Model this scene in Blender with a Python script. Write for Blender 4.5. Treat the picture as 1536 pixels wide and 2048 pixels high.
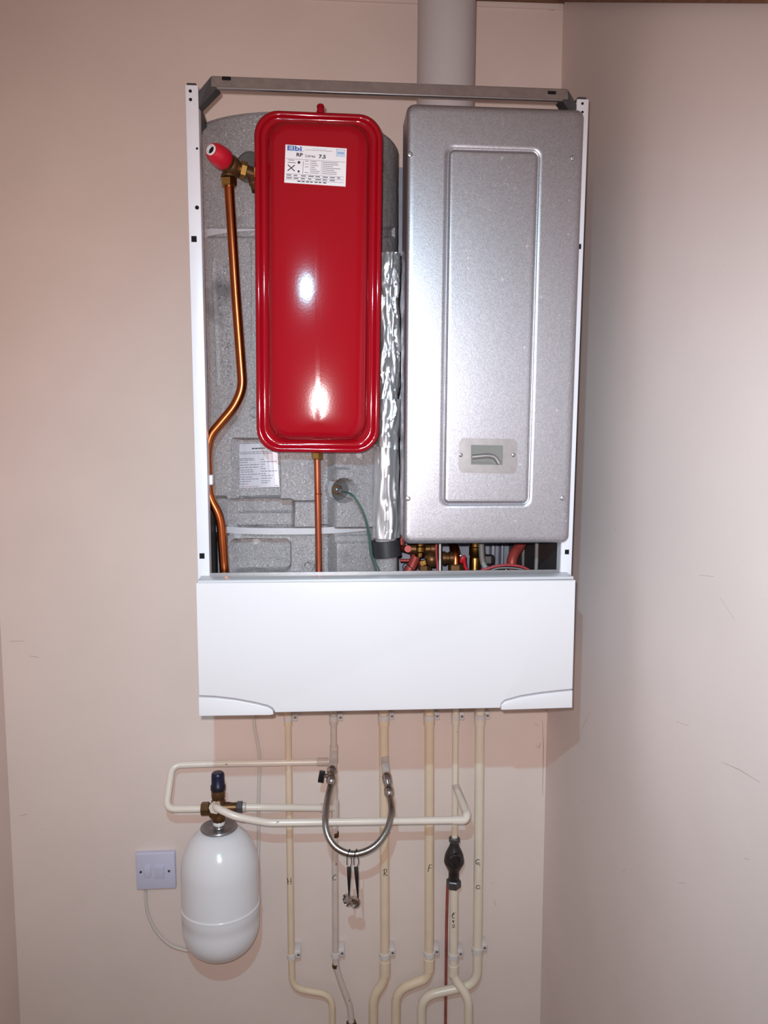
import bpy, bmesh, math, random
from mathutils import Vector, Matrix, noise
random.seed(7)
for o in list(bpy.data.objects): bpy.data.objects.remove(o)
SC = bpy.context.scene
COL = SC.collection

# ------------------------------------------------------------------ camera
F_PX = 1560.0; DW = 1.65; CH = 1.60            # focal length (px of 1536x2048), distance to wall, lens height
RX = Vector((20900, -89, F_PX)).normalized()
RD = Vector((-58, 11976, F_PX)); RD = (RD - RX * RD.dot(RX)).normalized()
FW = RX.cross(RD)
cam_d = bpy.data.cameras.new('camera'); cam = bpy.data.objects.new('camera', cam_d); COL.objects.link(cam)
cam_d.sensor_fit = 'VERTICAL'; cam_d.sensor_height = 36.0; cam_d.lens = F_PX / 2048 * 36.0
cam_d.clip_start = 0.02
right = Vector((RX.x, FW.x, -RD.x)); down = Vector((RX.y, FW.y, -RD.y)); fwd = Vector((RX.z, FW.z, -RD.z))
M = Matrix((right, -down, -fwd)).transposed().to_4x4(); M.translation = Vector((0, -DW, CH))
cam.matrix_world = M
SC.camera = cam

# ------------------------------------------------------------------ light
SC.view_settings.view_transform = 'Standard'; SC.view_settings.look = 'None'
SC.view_settings.gamma = 1.0; SC.view_settings.exposure = 0.08; SC.view_settings.use_curve_mapping = False
W = bpy.data.worlds.new('world'); SC.world = W; W.use_nodes = True
W.node_tree.nodes['Background'].inputs[0].default_value = (1.0, 0.80, 0.70, 1)
W.node_tree.nodes['Background'].inputs[1].default_value = 0.34
def spot(name, loc, energy, color, size, cone, blend):
    l = bpy.data.lights.new(name, 'SPOT'); o = bpy.data.objects.new(name, l); COL.objects.link(o); o.location = loc
    l.energy = energy; l.color = color; l.shadow_soft_size = size; l.spot_size = math.radians(cone); l.spot_blend = blend
    return o
flash = spot('phone_flash', Vector((-0.014, -DW + 0.004, CH + 0.022)), 48, (1.0, 0.925, 0.915), 0.006, 104, 1.0)
torch = spot('torch', Vector((-0.085, -DW + 0.02, CH + 0.36)), 36, (0.40, 0.80, 1.0), 0.009, 86, 1.0)

def P(px, py, Y):
    v = Vector(((px - 768) / F_PX, (py - 1024) / F_PX, 1.0))
    w = Vector((v.dot(RX), v.dot(FW), -v.dot(RD)))
    w *= (DW + Y) / w.y
    return Vector((w.x, Y, w.z + CH))
def PX(p):
    q = Vector((p.x, p.y + DW, p.z - CH))
    c = Vector((RX.x * q.x + FW.x * q.y - RD.x * q.z, RX.y * q.x + FW.y * q.y - RD.y * q.z, RX.z * q.x + FW.z * q.y - RD.z * q.z))
    return 768 + F_PX * c.x / c.z, 1024 + F_PX * c.y / c.z
flash.rotation_euler = (P(700, 1040, 0) - flash.location).to_track_quat('-Z', 'Y').to_euler()
torch.rotation_euler = (P(860, 1560, 0) - torch.location).to_track_quat('-Z', 'Y').to_euler()

# ------------------------------------------------------------------ materials
def lin(c):
    return tuple((((x / 255) / 12.92) if x / 255 <= 0.04045 else (((x / 255) + 0.055) / 1.055) ** 2.4) for x in c)
MATS = {}
def mat(name, rgb, rough=0.5, metal=0.0, var=0.0, scale=30.0, bump=0.0, bscale=None, spec=0.5, coat=0.0, detail=4.0, stretch=None, spots=None):
    """principled material; colour varied by noise, optional bump and fleck layer (rgb, scale, threshold)"""
    m = bpy.data.materials.new(name); m.use_nodes = True; MATS[name] = m
    nt = m.node_tree; b = nt.nodes['Principled BSDF']
    c = lin(rgb)
    b.inputs['Base Color'].default_value = (*c, 1); b.inputs['Roughness'].default_value = rough
    b.inputs['Metallic'].default_value = metal; b.inputs['Specular IOR Level'].default_value = spec
    if coat: b.inputs['Coat Weight'].default_value = coat; b.inputs['Coat Roughness'].default_value = 0.035
    if var or bump or spots:
        tc = nt.nodes.new('ShaderNodeTexCoord'); mp = nt.nodes.new('ShaderNodeMapping')
        nt.links.new(tc.outputs['Object'], mp.inputs[0])
        if stretch: mp.inputs['Scale'].default_value = stretch
    sock = None
    if var:
        n = nt.nodes.new('ShaderNodeTexNoise'); n.inputs['Scale'].default_value = scale; n.inputs['Detail'].default_value = detail
        nt.links.new(mp.outputs[0], n.inputs['Vector'])
        r = nt.nodes.new('ShaderNodeValToRGB')
        r.color_ramp.elements[0].position = 0.3; r.color_ramp.elements[1].position = 0.7
        r.color_ramp.elements[0].color = (*[max(0, x * (1 - var)) for x in c], 1)
        r.color_ramp.elements[1].color = (*[min(1, x * (1 + var)) for x in c], 1)
        nt.links.new(n.outputs['Fac'], r.inputs[0]); sock = r.outputs[0]
    if spots:
        for (srgb, ssc, th, soft) in spots:
            n = nt.nodes.new('ShaderNodeTexNoise'); n.inputs['Scale'].default_value = ssc; n.inputs['Detail'].default_value = 3
            nt.links.new(mp.outputs[0], n.inputs['Vector'])
            mr = nt.nodes.new('ShaderNodeMapRange'); mr.inputs[1].default_value = th; mr.inputs[2].default_value = th + soft
            nt.links.new(n.outputs['Fac'], mr.inputs[0])
            mx = nt.nodes.new('ShaderNodeMix'); mx.data_type = 'RGBA'
            nt.links.new(mr.outputs[0], mx.inputs[0])
            if sock: nt.links.new(sock, mx.inputs[6])
            else: mx.inputs[6].default_value = (*c, 1)
            mx.inputs[7].default_value = (*lin(srgb), 1); sock = mx.outputs[2]
    if sock: nt.links.new(sock, b.inputs['Base Color'])
    if bump:
        n = nt.nodes.new('ShaderNodeTexNoise'); n.inputs['Scale'].default_value = bscale or scale; n.inputs['Detail'].default_value = 3
        nt.links.new(mp.outputs[0], n.inputs['Vector'])
        bp = nt.nodes.new('ShaderNodeBump'); bp.inputs['Strength'].default_value = bump; bp.inputs['Distance'].default_value = 0.002
        nt.links.new(n.outputs['Fac'], bp.inputs['Height']); nt.links.new(bp.outputs[0], b.inputs['Normal'])
    return m

mat('wall_paint', (229, 211, 203), 0.75, var=0.03, scale=5, bump=0.10, bscale=220, spec=0.2)
mat('wall_paint_cool', (229, 215, 211), 0.7, var=0.03, scale=4, bump=0.08, bscale=220, spec=0.25)
mat('ceiling_paint', (225, 208, 200), 0.8, var=0.03, scale=5, spec=0.2)
mat('floor_vinyl', (150, 120, 95), 0.5, var=0.15, scale=12)
mat('brown_timber', (112, 78, 56), 0.6, var=0.25, scale=18, stretch=(1, 1, 8))
mat('scuff', (150, 136, 132), 0.9)
mat('white_enamel', (216, 213, 217), 0.3, spec=0.5, var=0.012, scale=6)
mat('post_white', (222, 222, 230), 0.35, var=0.02, scale=20)
mat('tray_grey', (196, 198, 202), 0.3, spec=0.5)
mat('galvanised', (178, 177, 184), 0.39, metal=0.9, var=0.13, scale=420, detail=2, bump=0.05, bscale=500, spots=[((212, 210, 214), 110, 0.70, 0.04)])
mat('galvanised_plain', (168, 164, 166), 0.36, metal=0.8, var=0.07, scale=90)
mat('galvanised_bar', (160, 150, 148), 0.42, metal=0.7, var=0.10, scale=70)
mat('back_steel', (158, 164, 180), 0.45, metal=0.35, var=0.1, scale=30)
mat('dark_steel', (74, 72, 74), 0.5, metal=0.3, var=0.1, scale=20)
mat('hole_black', (30, 28, 30), 0.9, spec=0.1)
mat('red_enamel', (150, 8, 25), 0.085, spec=0.2, bump=0.010, bscale=330, var=0.02, scale=8, coat=0.25)
mat('red_plastic', (190, 24, 46), 0.35)
mat('label_white', (226, 222, 226), 0.4)
mat('foil_label', (205, 203, 214), 0.28, metal=0.35, var=0.03, scale=40)
mat('ink', (38, 38, 44), 0.7)
mat('ink_grey', (110, 108, 116), 0.7)
mat('ink_blue', (58, 92, 165), 0.6)
mat('ink_pale_blue', (150, 175, 212), 0.6)
mat('foam', (150, 145, 147), 0.85, var=0.22, scale=330, detail=5, bump=0.35, bscale=330, spec=0.15, spots=[((196, 191, 194), 380, 0.62, 0.05), ((100, 95, 97), 400, 0.63, 0.06), ((112, 107, 109), 9, 0.58, 0.12), ((190, 186, 190), 22, 0.70, 0.04)])
mat('foam_dark', (86, 84, 82), 0.85, var=0.1, scale=60)
mat('strap_pale', (186, 183, 188), 0.5, var=0.04, scale=40)
mat('foil', (212, 209, 212), 0.36, metal=0.72)
mat('black_tape', (46, 45, 48), 0.45, var=0.1, scale=60)
mat('copper', (182, 98, 56), 0.26, metal=1.0, var=0.12, scale=35)
mat('copper_dull', (176, 98, 72), 0.34, metal=0.9, var=0.12, scale=35)
mat('copper_red', (176, 78, 74), 0.45, metal=0.25, var=0.15, scale=40)
mat('brass', (176, 136, 76), 0.3, metal=1.0, var=0.15, scale=60)
mat('brass_old', (112, 82, 54), 0.42, metal=0.75, var=0.22, scale=70)
mat('chrome', (196, 190, 188), 0.16, metal=1.0, var=0.06, scale=60)
mat('steel_dull', (150, 148, 150), 0.32, metal=0.9, var=0.08, scale=60)
mat('solder', (206, 197, 190), 0.4, metal=0.15, var=0.12, scale=60)
mat('nut_grey', (92, 90, 92), 0.4, metal=0.6, var=0.15, scale=80)
mat('black_plastic', (24, 22, 24), 0.35)
mat('black_iron', (40, 35, 37), 0.3, var=0.3, scale=60, spots=[((170, 162, 166), 110, 0.68, 0.03)])
mat('grey_rubber', (128, 126, 126), 0.5)
mat('wire_green', (58, 84, 78), 0.45)
mat('wire_red', (168, 60, 66), 0.45)
mat('wire_white', (222, 218, 212), 0.45)
mat('wire_grey', (128, 124, 122), 0.5)
mat('cable_cream', (212, 200, 194), 0.5)
mat('braid', (176, 172, 168), 0.26, metal=1.0, bump=0.15, bscale=600, var=0.1, scale=400)
mat('pipe_beige', (228, 205, 178), 0.32, var=0.04, scale=25, bump=0.06, bscale=80, spots=[((150, 112, 84), 60, 0.74, 0.02)])
mat('pipe_cream', (230, 216, 197), 0.32, var=0.03, scale=25, bump=0.06, bscale=80, spots=[((150, 120, 96), 60, 0.75, 0.02)])
mat('pipe_pale', (233, 222, 210), 0.28, var=0.03, scale=25, bump=0.06, bscale=80, spots=[((120, 96, 80), 55, 0.73, 0.02)])
mat('pipe_greyed', (206, 192, 182), 0.4, var=0.05, scale=25, bump=0.06, bscale=80, spots=[((132, 106, 90), 60, 0.72, 0.02)])
mat('clip_clear', (216, 208, 205), 0.3, var=0.05, scale=60)
mat('vessel_white', (230, 229, 233), 0.2, spec=0.5, spots=[((150, 140, 140), 18, 0.77, 0.01)])
mat('blue_cap', (15, 17, 50), 0.35)
mat('blue_cap_dark', (14, 15, 30), 0.4)
mat('switch_white', (204, 203, 224), 0.35)
mat('rust_red', (148, 74, 66), 0.6, var=0.25, scale=60)
mat('flue_white', (196, 190, 192), 0.45, var=0.02, scale=8)
mat('glass_grey', (140, 142, 138), 0.2, metal=0.3)
mat('ptfe', (236, 232, 232), 0.5)

# ------------------------------------------------------------------ helpers
def link(name, me, m, parent=None, smooth=False, auto=None):
    o = bpy.data.objects.new(name, me); COL.objects.link(o)
    if m: me.materials.append(MATS[m])
    if smooth:
        for p in me.polygons: p.use_smooth = True
        if auto: me.set_sharp_from_angle(angle=math.radians(auto))
    if parent: 
        o.parent = parent; o.matrix_parent_inverse = Matrix.Translation(-parent.location) if parent.type == 'EMPTY' else Matrix()
    return o
def mesh(name, vs, fs, m, parent=None, smooth=False, auto=40):
    me = bpy.data.meshes.new(name); me.from_pydata([tuple(v) for v in vs], [], fs)
    bm = bmesh.new(); bm.from_mesh(me); bmesh.ops.recalc_face_normals(bm, faces=bm.faces); bm.to_mesh(me); bm.free()
    return link(name, me, m, parent, smooth, auto)
def thing(name, loc, label, cat, group=None):
    o = bpy.data.objects.new(name, None); COL.objects.link(o); o.location = loc; o.empty_display_size = 0.03
    o['label'] = label; o['category'] = cat
    if group: o['group'] = group
    return o
def tag(o, label, cat, group=None):
    o['label'] = label; o['category'] = cat
    if group: o['group'] = group
    return o
def box(name, a, b, m, parent=None, bev=0.0, seg=2):
    a = Vector(a); b = Vector(b); bm = bmesh.new(); bmesh.ops.create_cube(bm, size=1.0)
    for v in bm.verts:
        v.co = Vector(((a.x + b.x) / 2 + v.co.x * abs(b.x - a.x), (a.y + b.y) / 2 + v.co.y * abs(b.y - a.y), (a.z + b.z) / 2 + v.co.z * abs(b.z - a.z)))
    if bev: bmesh.ops.bevel(bm, geom=list(bm.edges), offset=bev, segments=seg, affect='EDGES', profile=0.5)
    me = bpy.data.meshes.new(name); bm.to_mesh(me); bm.free()
    return link(name, me, m, parent, bool(bev), 50)
def extrude(name, pts, vec, m, parent=None, bev=0.0, seg=3):
    """flat polygon pts extruded along vec; front perimeter (pts side) bevelled"""
    bm = bmesh.new(); vs = [bm.verts.new(p) for p in pts]; f = bm.faces.new(vs)
    r = bmesh.ops.extrude_face_region(bm, geom=[f]); nv = [g for g in r['geom'] if isinstance(g, bmesh.types.BMVert)]
    bmesh.ops.translate(bm, verts=nv, vec=vec)
    bm.verts.ensure_lookup_table()
    if bev:
        s = set(vs); es = [e for e in bm.edges if e.verts[0] in s and e.verts[1] in s]
        bmesh.ops.bevel(bm, geom=es, offset=bev, segments=seg, affect='EDGES', profile=0.5)
    bmesh.ops.recalc_face_normals(bm, faces=bm.faces)
    me = bpy.data.meshes.new(name); bm.to_mesh(me); bm.free()
    return link(name, me, m, parent, bool(bev), 50)
def fillet(pts, r, n=7):
    out = [pts[0]]
    for i in range(1, len(pts) - 1):
        a, b, c = pts[i - 1], pts[i], pts[i + 1]
        u = (a - b); w = (c - b); k = min(r, u.length * 0.49, w.length * 0.49)
        p0 = b + u.normalized() * k; p1 = b + w.normalized() * k
        for j in range(n + 1):
            t = j / n; out.append(p0 * (1 - t) ** 2 + b * 2 * t * (1 - t) + p1 * t * t)
    out.append(pts[-1]); return out
def smoothpath(pts, n=8):
    out = []
    for i in range(len(pts) - 1):
        p0 = pts[max(i - 1, 0)]; p1 = pts[i]; p2 = pts[i + 1]; p3 = pts[min(i + 2, len(pts) - 1)]
        for j in range(n):
            t = j / n
            out.append(0.5 * ((2 * p1) + (p2 - p0) * t + (2 * p0 - 5 * p1 + 4 * p2 - p3) * t * t + (3 * p1 - p0 - 3 * p2 + p3) * t ** 3))
    out.append(pts[-1]); return out
def sweep(pts, rad, seg=14, disp=None):
    n = len(pts); T = []
    for i in range(n):
        T.append((pts[min(i + 1, n - 1)] - pts[max(i - 1, 0)]).normalized())
    u = T[0].orthogonal().normalized() if abs(T[0].y) > 0.9 else (Vector((0, 1, 0)) - T[0] * T[0].y).normalized()
    vs = []; fs = []
    for i in range(n):
        u = (u - T[i] * u.dot(T[i])).normalized(); w = T[i].cross(u)
        r = rad(i / (n - 1)) if callable(rad) else rad
        for k in range(seg):
            a = 2 * math.pi * k / seg
            rr = r + (disp(i / (n - 1), a) if disp else 0)
            vs.append(pts[i] + (u * math.cos(a) + w * math.sin(a)) * rr)
    for i in range(n - 1):
        for k in range(seg):
            fs.append((i * seg + k, i * seg + (k + 1) % seg, (i + 1) * seg + (k + 1) % seg, (i + 1) * seg + k))
    fs.append(tuple(range(seg))); fs.append(tuple((n - 1) * seg + k for k in range(seg)))
    return vs, fs
def tube(name, pts, r, m, parent=None, fil=0.0, seg=14, smooth_path=False, disp=None):
    if fil: pts = fillet(pts, fil)
    if smooth_path: pts = smoothpath(pts)
    vs, fs = sweep(pts, r, seg, disp)
    return mesh(name, vs, fs, m, parent, True, 60)
def lathe(name, org, axis, prof, m, parent=None, seg=28, auto=40, shape=None):
    """prof: list of (radius, distance along axis)"""
    ax = Vector(axis).normalized(); u = ax.orthogonal().normalized(); w = ax.cross(u); vs = []; fs = []
    for (r, h) in prof:
        for k in range(seg):
            a = 2 * math.pi * k / seg
            vs.append(Vector(org) + ax * h + (u * math.cos(a) + w * math.sin(a)) * max(r, 1e-5) * (shape(a) if shape else 1))
    for i in range(len(prof) - 1):
        for k in range(seg):
            fs.append((i * seg + k, i * seg + (k + 1) % seg, (i + 1) * seg + (k + 1) % seg, (i + 1) * seg + k))
    fs.append(tuple(range(seg))); fs.append(tuple((len(prof) - 1) * seg + k for k in range(seg)))
    return mesh(name, vs, fs, m, parent, True, auto)
def hexnut(name, org, axis, r, h, m, parent=None):
    return lathe(name, org, axis, [(r * .88, 0), (r, h * .12), (r, h * .88), (r * .88, h)], m, parent, seg=6, auto=25)
def dome(name, org, axis, r, h, m, parent=None):
    return lathe(name, org, axis, [(r, 0), (r, h * .4), (r * .8, h * .8), (r * .4, h), (0, h)], m, parent, seg=16)
def screw(org, axis, r, m, parent, name='screw'):
    return lathe(name, org, axis, [(r, -0.001), (r, r * .2), (r * .85, r * .5), (r * .42, r * .62), (r * .4, r * .25), (0, r * .25)], m, parent, seg=14)
def rrect(hw, hh, r, n=8):
    pts = []
    r = min(r, hw, hh)
    for q, (sx, sz) in enumerate(((1, 1), (-1, 1), (-1, -1), (1, -1))):
        for j in range(n + 1):
            a = math.pi / 2 * q + math.pi / 2 * j / n
            pts.append((sx * (hw - r) + r * math.cos(a), sz * (hh - r) + r * math.sin(a)))
    return pts
def rings(name, rs, m, parent=None, rot=0.0, auto=None, capfan=True, pivot=None):
    """rs: (cx, cz, hw, hh, r, y) rounded rectangles bridged front to back"""
    vs = []; fs = []; n = None
    for (cx, cz, hw, hh, r, y) in rs:
        pp = rrect(hw, hh, r); n = len(pp)
        for (x, z) in pp: vs.append(Vector((cx + x, y, cz + z)))
    for i in range(len(rs) - 1):
        for k in range(n): fs.append((i * n + k, i * n + (k + 1) % n, (i + 1) * n + (k + 1) % n, (i + 1) * n + k))
    fs.append(tuple(range(n))); fs.append(tuple((len(rs) - 1) * n + k for k in range(n)))
    if rot:
        pv = pivot or Vector((rs[0][0], 0, rs[0][1])); R = Matrix.Rotation(rot, 4, 'Y')
        vs = [R @ (v - pv) + pv for v in vs]
    return mesh(name, vs, fs, m, parent, True, auto or 60)
def text(name, s, size, org, ux, uz, m, parent, depth=0.0002, squeeze=1.0, bold=0.0):
    cu = bpy.data.curves.new(name, 'FONT'); cu.body = s; cu.size = size; cu.extrude = depth; cu.offset = bold * size
    t = bpy.data.objects.new(name, cu); COL.objects.link(t)
    dg = bpy.context.evaluated_depsgraph_get(); me = bpy.data.meshes.new_from_object(t.evaluated_get(dg))
    bpy.data.objects.remove(t)
    n = ux.cross(uz)
    for v in me.vertices:
        c = v.co.copy(); v.co = org + ux * c.x * squeeze + uz * c.y + n * c.z
    me.materials.clear()
    return link(name, me, m, parent)
Z = Vector((0, 0, 1)); X = Vector((1, 0, 0)); FRONT = Vector((0, -1, 0))

# ================================================================== setting
def struct(o): o['kind'] = 'structure'; return o
rcT = P(1126, 22, 0).x; rcB = P(1080, 2048, 0).x; zT = P(1126, 22, 0).z; zB = P(1080, 2048, 0).z
lcT = -0.672; lcB = P(40, 2040, 0).x
def rx(z): return rcT + (rcB - rcT) * (zT - z) / (zT - zB)
def lx(z): return lcT + (lcB - lcT) * (zT - z) / (zT - zB)
ZC = 2.56; YF = -2.3
def quad_wall(name, pts, vec, m): return struct(extrude(name, [Vector(p) for p in pts], Vector(vec), m))
wb = quad_wall('wall_back', [(lx(0) - .1, 0, 0), (rx(0) + .1, 0, 0), (rx(ZC) + .1, 0, ZC), (lx(ZC) - .1, 0, ZC)], (0, .1, 0), 'wall_paint')
wr = quad_wall('wall_right', [(rx(0), 0, 0), (rx(ZC), 0, ZC), (rx(ZC), YF, ZC), (rx(0), YF, 0)], (.1, 0, 0), 'wall_paint_cool')
wl = quad_wall('wall_left', [(lx(0), 0, 0), (lx(ZC), 0, ZC), (lx(ZC), -.95, ZC), (lx(0), -.95, 0)], (-.1, 0, 0), 'wall_paint')
struct(box('floor', (-1.6, YF, -.06), (.8, .1, 0), 'floor_vinyl'))
struct(box('ceiling', (-1.6, -1.2, ZC), (.8, .1, ZC + .06), 'ceiling_paint'))
# plaster band along the head of the back wall, timber batten under the ceiling
za = P(770, 9, 0).z; zb = P(1125, 21, 0).z
struct(extrude('trim_1', [Vector((lx(2.5), -.006, za)), Vector((rx(zb), -.006, zb)), Vector((rx(2.5), -.006, ZC)), Vector((lx(2.5), -.006, ZC))], Vector((0, .006, 0)), 'wall_paint', bev=.003))
def on_right(px, py):
    a = P(px, py, -.001); d = (a - cam.location)
    t = rcT / d.x if d.x else 1
    q = cam.location + d * t
    for _ in range(4): q = cam.location + d * ((rx(q.z) - .0) / d.x)
    return q
q0, q1 = on_right(1133, 4.5), on_right(1560, 7.5)
bw = Vector((-.016, 0, 0)); bh = Vector((0, 0, .012))
struct(mesh('trim_2', [q0, q1, q1 + bh * .6, q0 + bh, q0 + bw, q1 + bw, q1 + bw + bh * .6, q0 + bw + bh],
            [(0, 1, 2, 3), (4, 5, 6, 7), (0, 1, 5, 4), (3, 2, 6, 7), (0, 3, 7, 4), (1, 2, 6, 5)], 'brown_timber'))
p0, p1 = P(930, -2, -.012), P(1133, 4.5, -.012)
struct(extrude('trim_3', [p0, p1, p1 + Z * .02, p0 + Z * .02], Vector((0, .012, 0)), 'brown_timber'))
# scuff marks on the plaster
def scuff(pts, parent, w=.0006):
    vs, fs = sweep(pts, lambda t: w * (0.35 + 0.65 * math.sin(math.pi * min(max(t, .05), .95))), 5)
    o = mesh('scuff', vs, fs, 'scuff', parent); return o
scuff([P(1085, 1442, 0), P(1087, 1500, 0), P(1085, 1590, 0)], wb, .0008)
for a in ([(1070, 1447), (1078, 1452)], [(1072, 1491), (1078, 1496), (1081, 1485)], [(1094, 19), (1108, 21)], [(982, 1767), (986, 1766)], [(988, 1800), (992, 1812)],
          [(760, 1499), (766, 1499)], [(757, 1562), (761, 1561)], [(20, 1283), (48, 1282)], [(60, 1312), (78, 1315)], [(41, 1632), (55, 1628)], [(84, 1659), (86, 1660)], [(372, 1958), (374, 1959)]):
    scuff([P(x, y, -.0002) for x, y in a], wb, .0007)
for a in ([(1182, 1422), (1164, 1458), (1158, 1494)], [(1352, 1443), (1378, 1452)], [(1443, 1524), (1480, 1540), (1520, 1565)], [(1268, 1545), (1269, 1552)], [(1162, 1605), (1170, 1600)],
          [(1244, 1744), (1253, 1737)], [(1229, 1950), (1234, 1965), (1238, 1985)], [(1488, 1717), (1500, 1719)], [(1357, 1766), (1372, 1766)], [(1227, 1062), (1232, 1055)], [(1440, 1195), (1470, 1240)], [(1398, 1150), (1428, 1153)], [(1198, 310), (1198, 320)]):
    scuff([on_right(x, y) for x, y in a], wr, .00035)

# ================================================================== boiler casing
YP = -.41                                                  # front of the white posts
zt = P(385, 170, YP).z; zbm = P(397, 1430, -.45).z; ztr = P(391, 1163, -.45).z
xl0, xl1 = P(370, 170, YP).x, P(396, 170, YP).x
xr0, xr1 = P(1154, 196, YP).x, P(1178, 196, YP).x
casing = thing('boiler_casing', (0.1, -.2, zbm), 'open white boiler casing with side posts, galvanised top bar and blank lower door', 'boiler')
def post(xa, xb, sgn):
    fr = box('post', (xa, YP, ztr - .03), (xb, YP + .0025, zt), 'post_white', casing, .0008)
    xo = xa if sgn < 0 else xb; xi = xb if sgn < 0 else xa
    box('post_return', (min(xo, xo - sgn * .0016), YP + .0025, ztr - .03), (max(xo, xo - sgn * .0016), YP + .034, zt), 'post_white', fr)
    box('post_return', (min(xi, xi + sgn * .0016), YP + .0025, ztr - .03), (max(xi, xi + sgn * .0016), YP + .022, zt - .004), 'post_white', fr)
    box('post_cap', (xa + .002, YP + .0025, zt - .012), (xb - .003, YP + .03, zt + .004), 'dark_steel', fr, .001)
    return fr
pl = post(xl0, xl1, -1); pr = post(xr0, xr1, 1)
def hole_patch(px, py, rp, parent, square=False):  # black patch laid on the post; the shade of an open hole is painted
    c = P(px, py, YP - .0003); r = rp * 1.24 / F_PX
    if square: box('painted_hole', c - Vector((r, 0, r * 1.1)), c + Vector((r, .001, r * 1.1)), 'hole_black', parent)
    else: lathe('painted_hole', c + Vector((0, .001, 0)), FRONT, [(r, 0), (r, .001), (0, .001)], 'hole_black', parent, seg=14)
for a in ((380.5, 182, 3), (381, 199, 3), (394, 297, 2.2), (394, 415, 3.8)): hole_patch(*a, pl)
for a in ((388, 478, 5), (404, 1112, 5)): hole_patch(*a, pl, True)
for a in ((1165, 207, 2.6), (1165, 224, 2.4), (1158, 381, 1.8)): hole_patch(*a, pr)
for a in ((1158, 493, 4.4), (1134, 1104, 4.4)): hole_patch(*a, pr, True)
# side sheets, back sheet
def side(x, dx, name='side_sheet'):
    zq = lambda y, Y: P(400, y, Y).z
    up = [(YP + .003, zt - .004), (-.372, zq(203, -.372)), (-.286, zq(252, -.286)), (-.345, zq(262, -.345)), (YP + .003, zq(300, YP))]
    lowr = [(YP + .003, zq(1006, YP)), (-.03, zq(1006, -.03)), (-.03, zbm + .03), (YP + .003, zbm + .03)]
    for pts in (up, lowr):
        extrude(name, [Vector((x, y, z)) for y, z in pts], Vector((dx, 0, 0)), 'dark_steel', casing)
side(xl1 - .004, -.0015); side(xr0 + .003, .0015)
bs = box('back_sheet', (xl1 - .004, -.034, zbm + .02), (xr0 + .003, -.03, P(600, 330, -.03).z), 'back_steel', casing)
# pressed ribs of the back sheet seen below the burner cover
for px, w in ((905, 10), (985, 9), (1003, 7), (1050, 8)):
    a = P(px - w / 2, 1120, -.05)
    box('rib', (a.x, -.06, zbm + .05), (a.x + w * 1.6 / F_PX, -.033, P(600, 1040, -.05).z), 'back_steel', bs, .003)
# top bar: front web, top and bottom lips, chamfered ends
b0, b1 = P(417, 152, YP), P(1140, 183, YP)
zb1 = (b0.z + b1.z) / 2 + .004; zb0 = zb1 - .0185
xa, xb = b0.x + .004, b1.x - .004
bar = extrude('top_bar', [Vector((xa, YP - .004, zb0)), Vector((xb, YP - .004, zb0)), Vector((xb, YP - .001, zb1 - .0035)), Vector((xa, YP - .001, zb1 - .0035))], Vector((0, .0015, 0)), 'galvanised_bar', casing)
extrude('bar_fold', [Vector((xa, YP - .001, zb1 - .0035)), Vector((xb, YP - .001, zb1 - .0035)), Vector((xb, YP + .006, zb1)), Vector((xa, YP + .006, zb1))], Vector((0, .001, -.0015)), 'galvanised_bar', bar)
box('bar_lip', (xa + .008, YP - .0050, zb0 - .0026), (xb - .008, YP + .002, zb0), 'galvanised_plain', bar, .0006)
box('bar_flange', (xa, YP + .005, zb1 - .002), (xb, YP + .034, zb1), 'galvanised_bar', bar)
def chamfer(xin, xout, s):
    zo = zt - .006
    a = Vector((xin, YP - .001, zb1 - .003)); b = Vector((xin, YP + .034, zb1)); c = Vector((xout, YP + .034, zo)); d = Vector((xout, YP + .001, zo - .004))
    extrude('corner_brace', [a, b, c, d], Vector((0, 0, -.0018)), 'dark_steel', bar)
    a2 = Vector((xin + .010 * s, YP - .004, zb0)); d2 = Vector((xout, YP + .002, zo - .026))
    extrude('corner_brace', [a, a2, d2, d], Vector((0, .0015, 0)), 'dark_steel', bar)
    extrude('corner_brace', [a2, a2 + Vector((0, .03, .002)), d2 + Vector((0, .03, .004)), d2], Vector((0, 0, .0012)), 'dark_steel', bar)
chamfer(xa, xl1 - .001, 1); chamfer(xb, xr0 + .001, -1)
for px, py in ((453, 155), (1103, 184)):
    c = P(px, py, YP); box('spring_clip', (c.x - .0065, YP - .0035, c.z - .0045), (c.x + .0065, YP + .006, c.z + .0005), 'hole_black', bar, .0012)
# lower door with two curved corner caps
YD = -.45
def pd(x, y): return P(x, y, YD)
Ls = [(397, 1393), (430, 1394.5), (470, 1399), (510, 1406.5), (536, 1413), (545, 1418), (548.5, 1427)]
Rs = [(1001, 1418), (1003, 1408), (1010, 1402), (1040, 1393.5), (1080, 1387), (1115, 1383), (1145.5, 1380)]
dr = extrude('door_panel', [pd(391.5, 1166), pd(1151.5, 1161)] + [pd(x, y - 1.7) for x, y in reversed(Rs)] + [pd(x + 1.7 if i == 6 else x, y - 1.7) for i, (x, y) in reversed(list(enumerate(Ls)))], Vector((0, .022, 0)), 'white_enamel', casing, .0016)
extrude('corner_cap', [pd(x - (1.5 if i == 6 else 0), y + 1.9) for i, (x, y) in enumerate(Ls)] + [pd(540, 1430.5), pd(397.5, 1432.5)], Vector((0, .022, 0)), 'white_enamel', casing, .0011)
extrude('corner_cap', [pd(x + (1.5 if i == 0 else 0), y + 1.9) for i, (x, y) in enumerate(Rs)] + [pd(1145, 1416), pd(1006, 1420.5)], Vector((0, .022, 0)), 'white_enamel', casing, .0016)
zdb = P(397, 1425, YD).z + .004
box('door_backing', (pd(400, 1300).x, YD + .020, zdb), (pd(1142, 1300).x, YD + .026, ztr - .003), 'dark_steel', casing)  # dark colour here stands in for shade inside the corner cap seams
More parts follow.
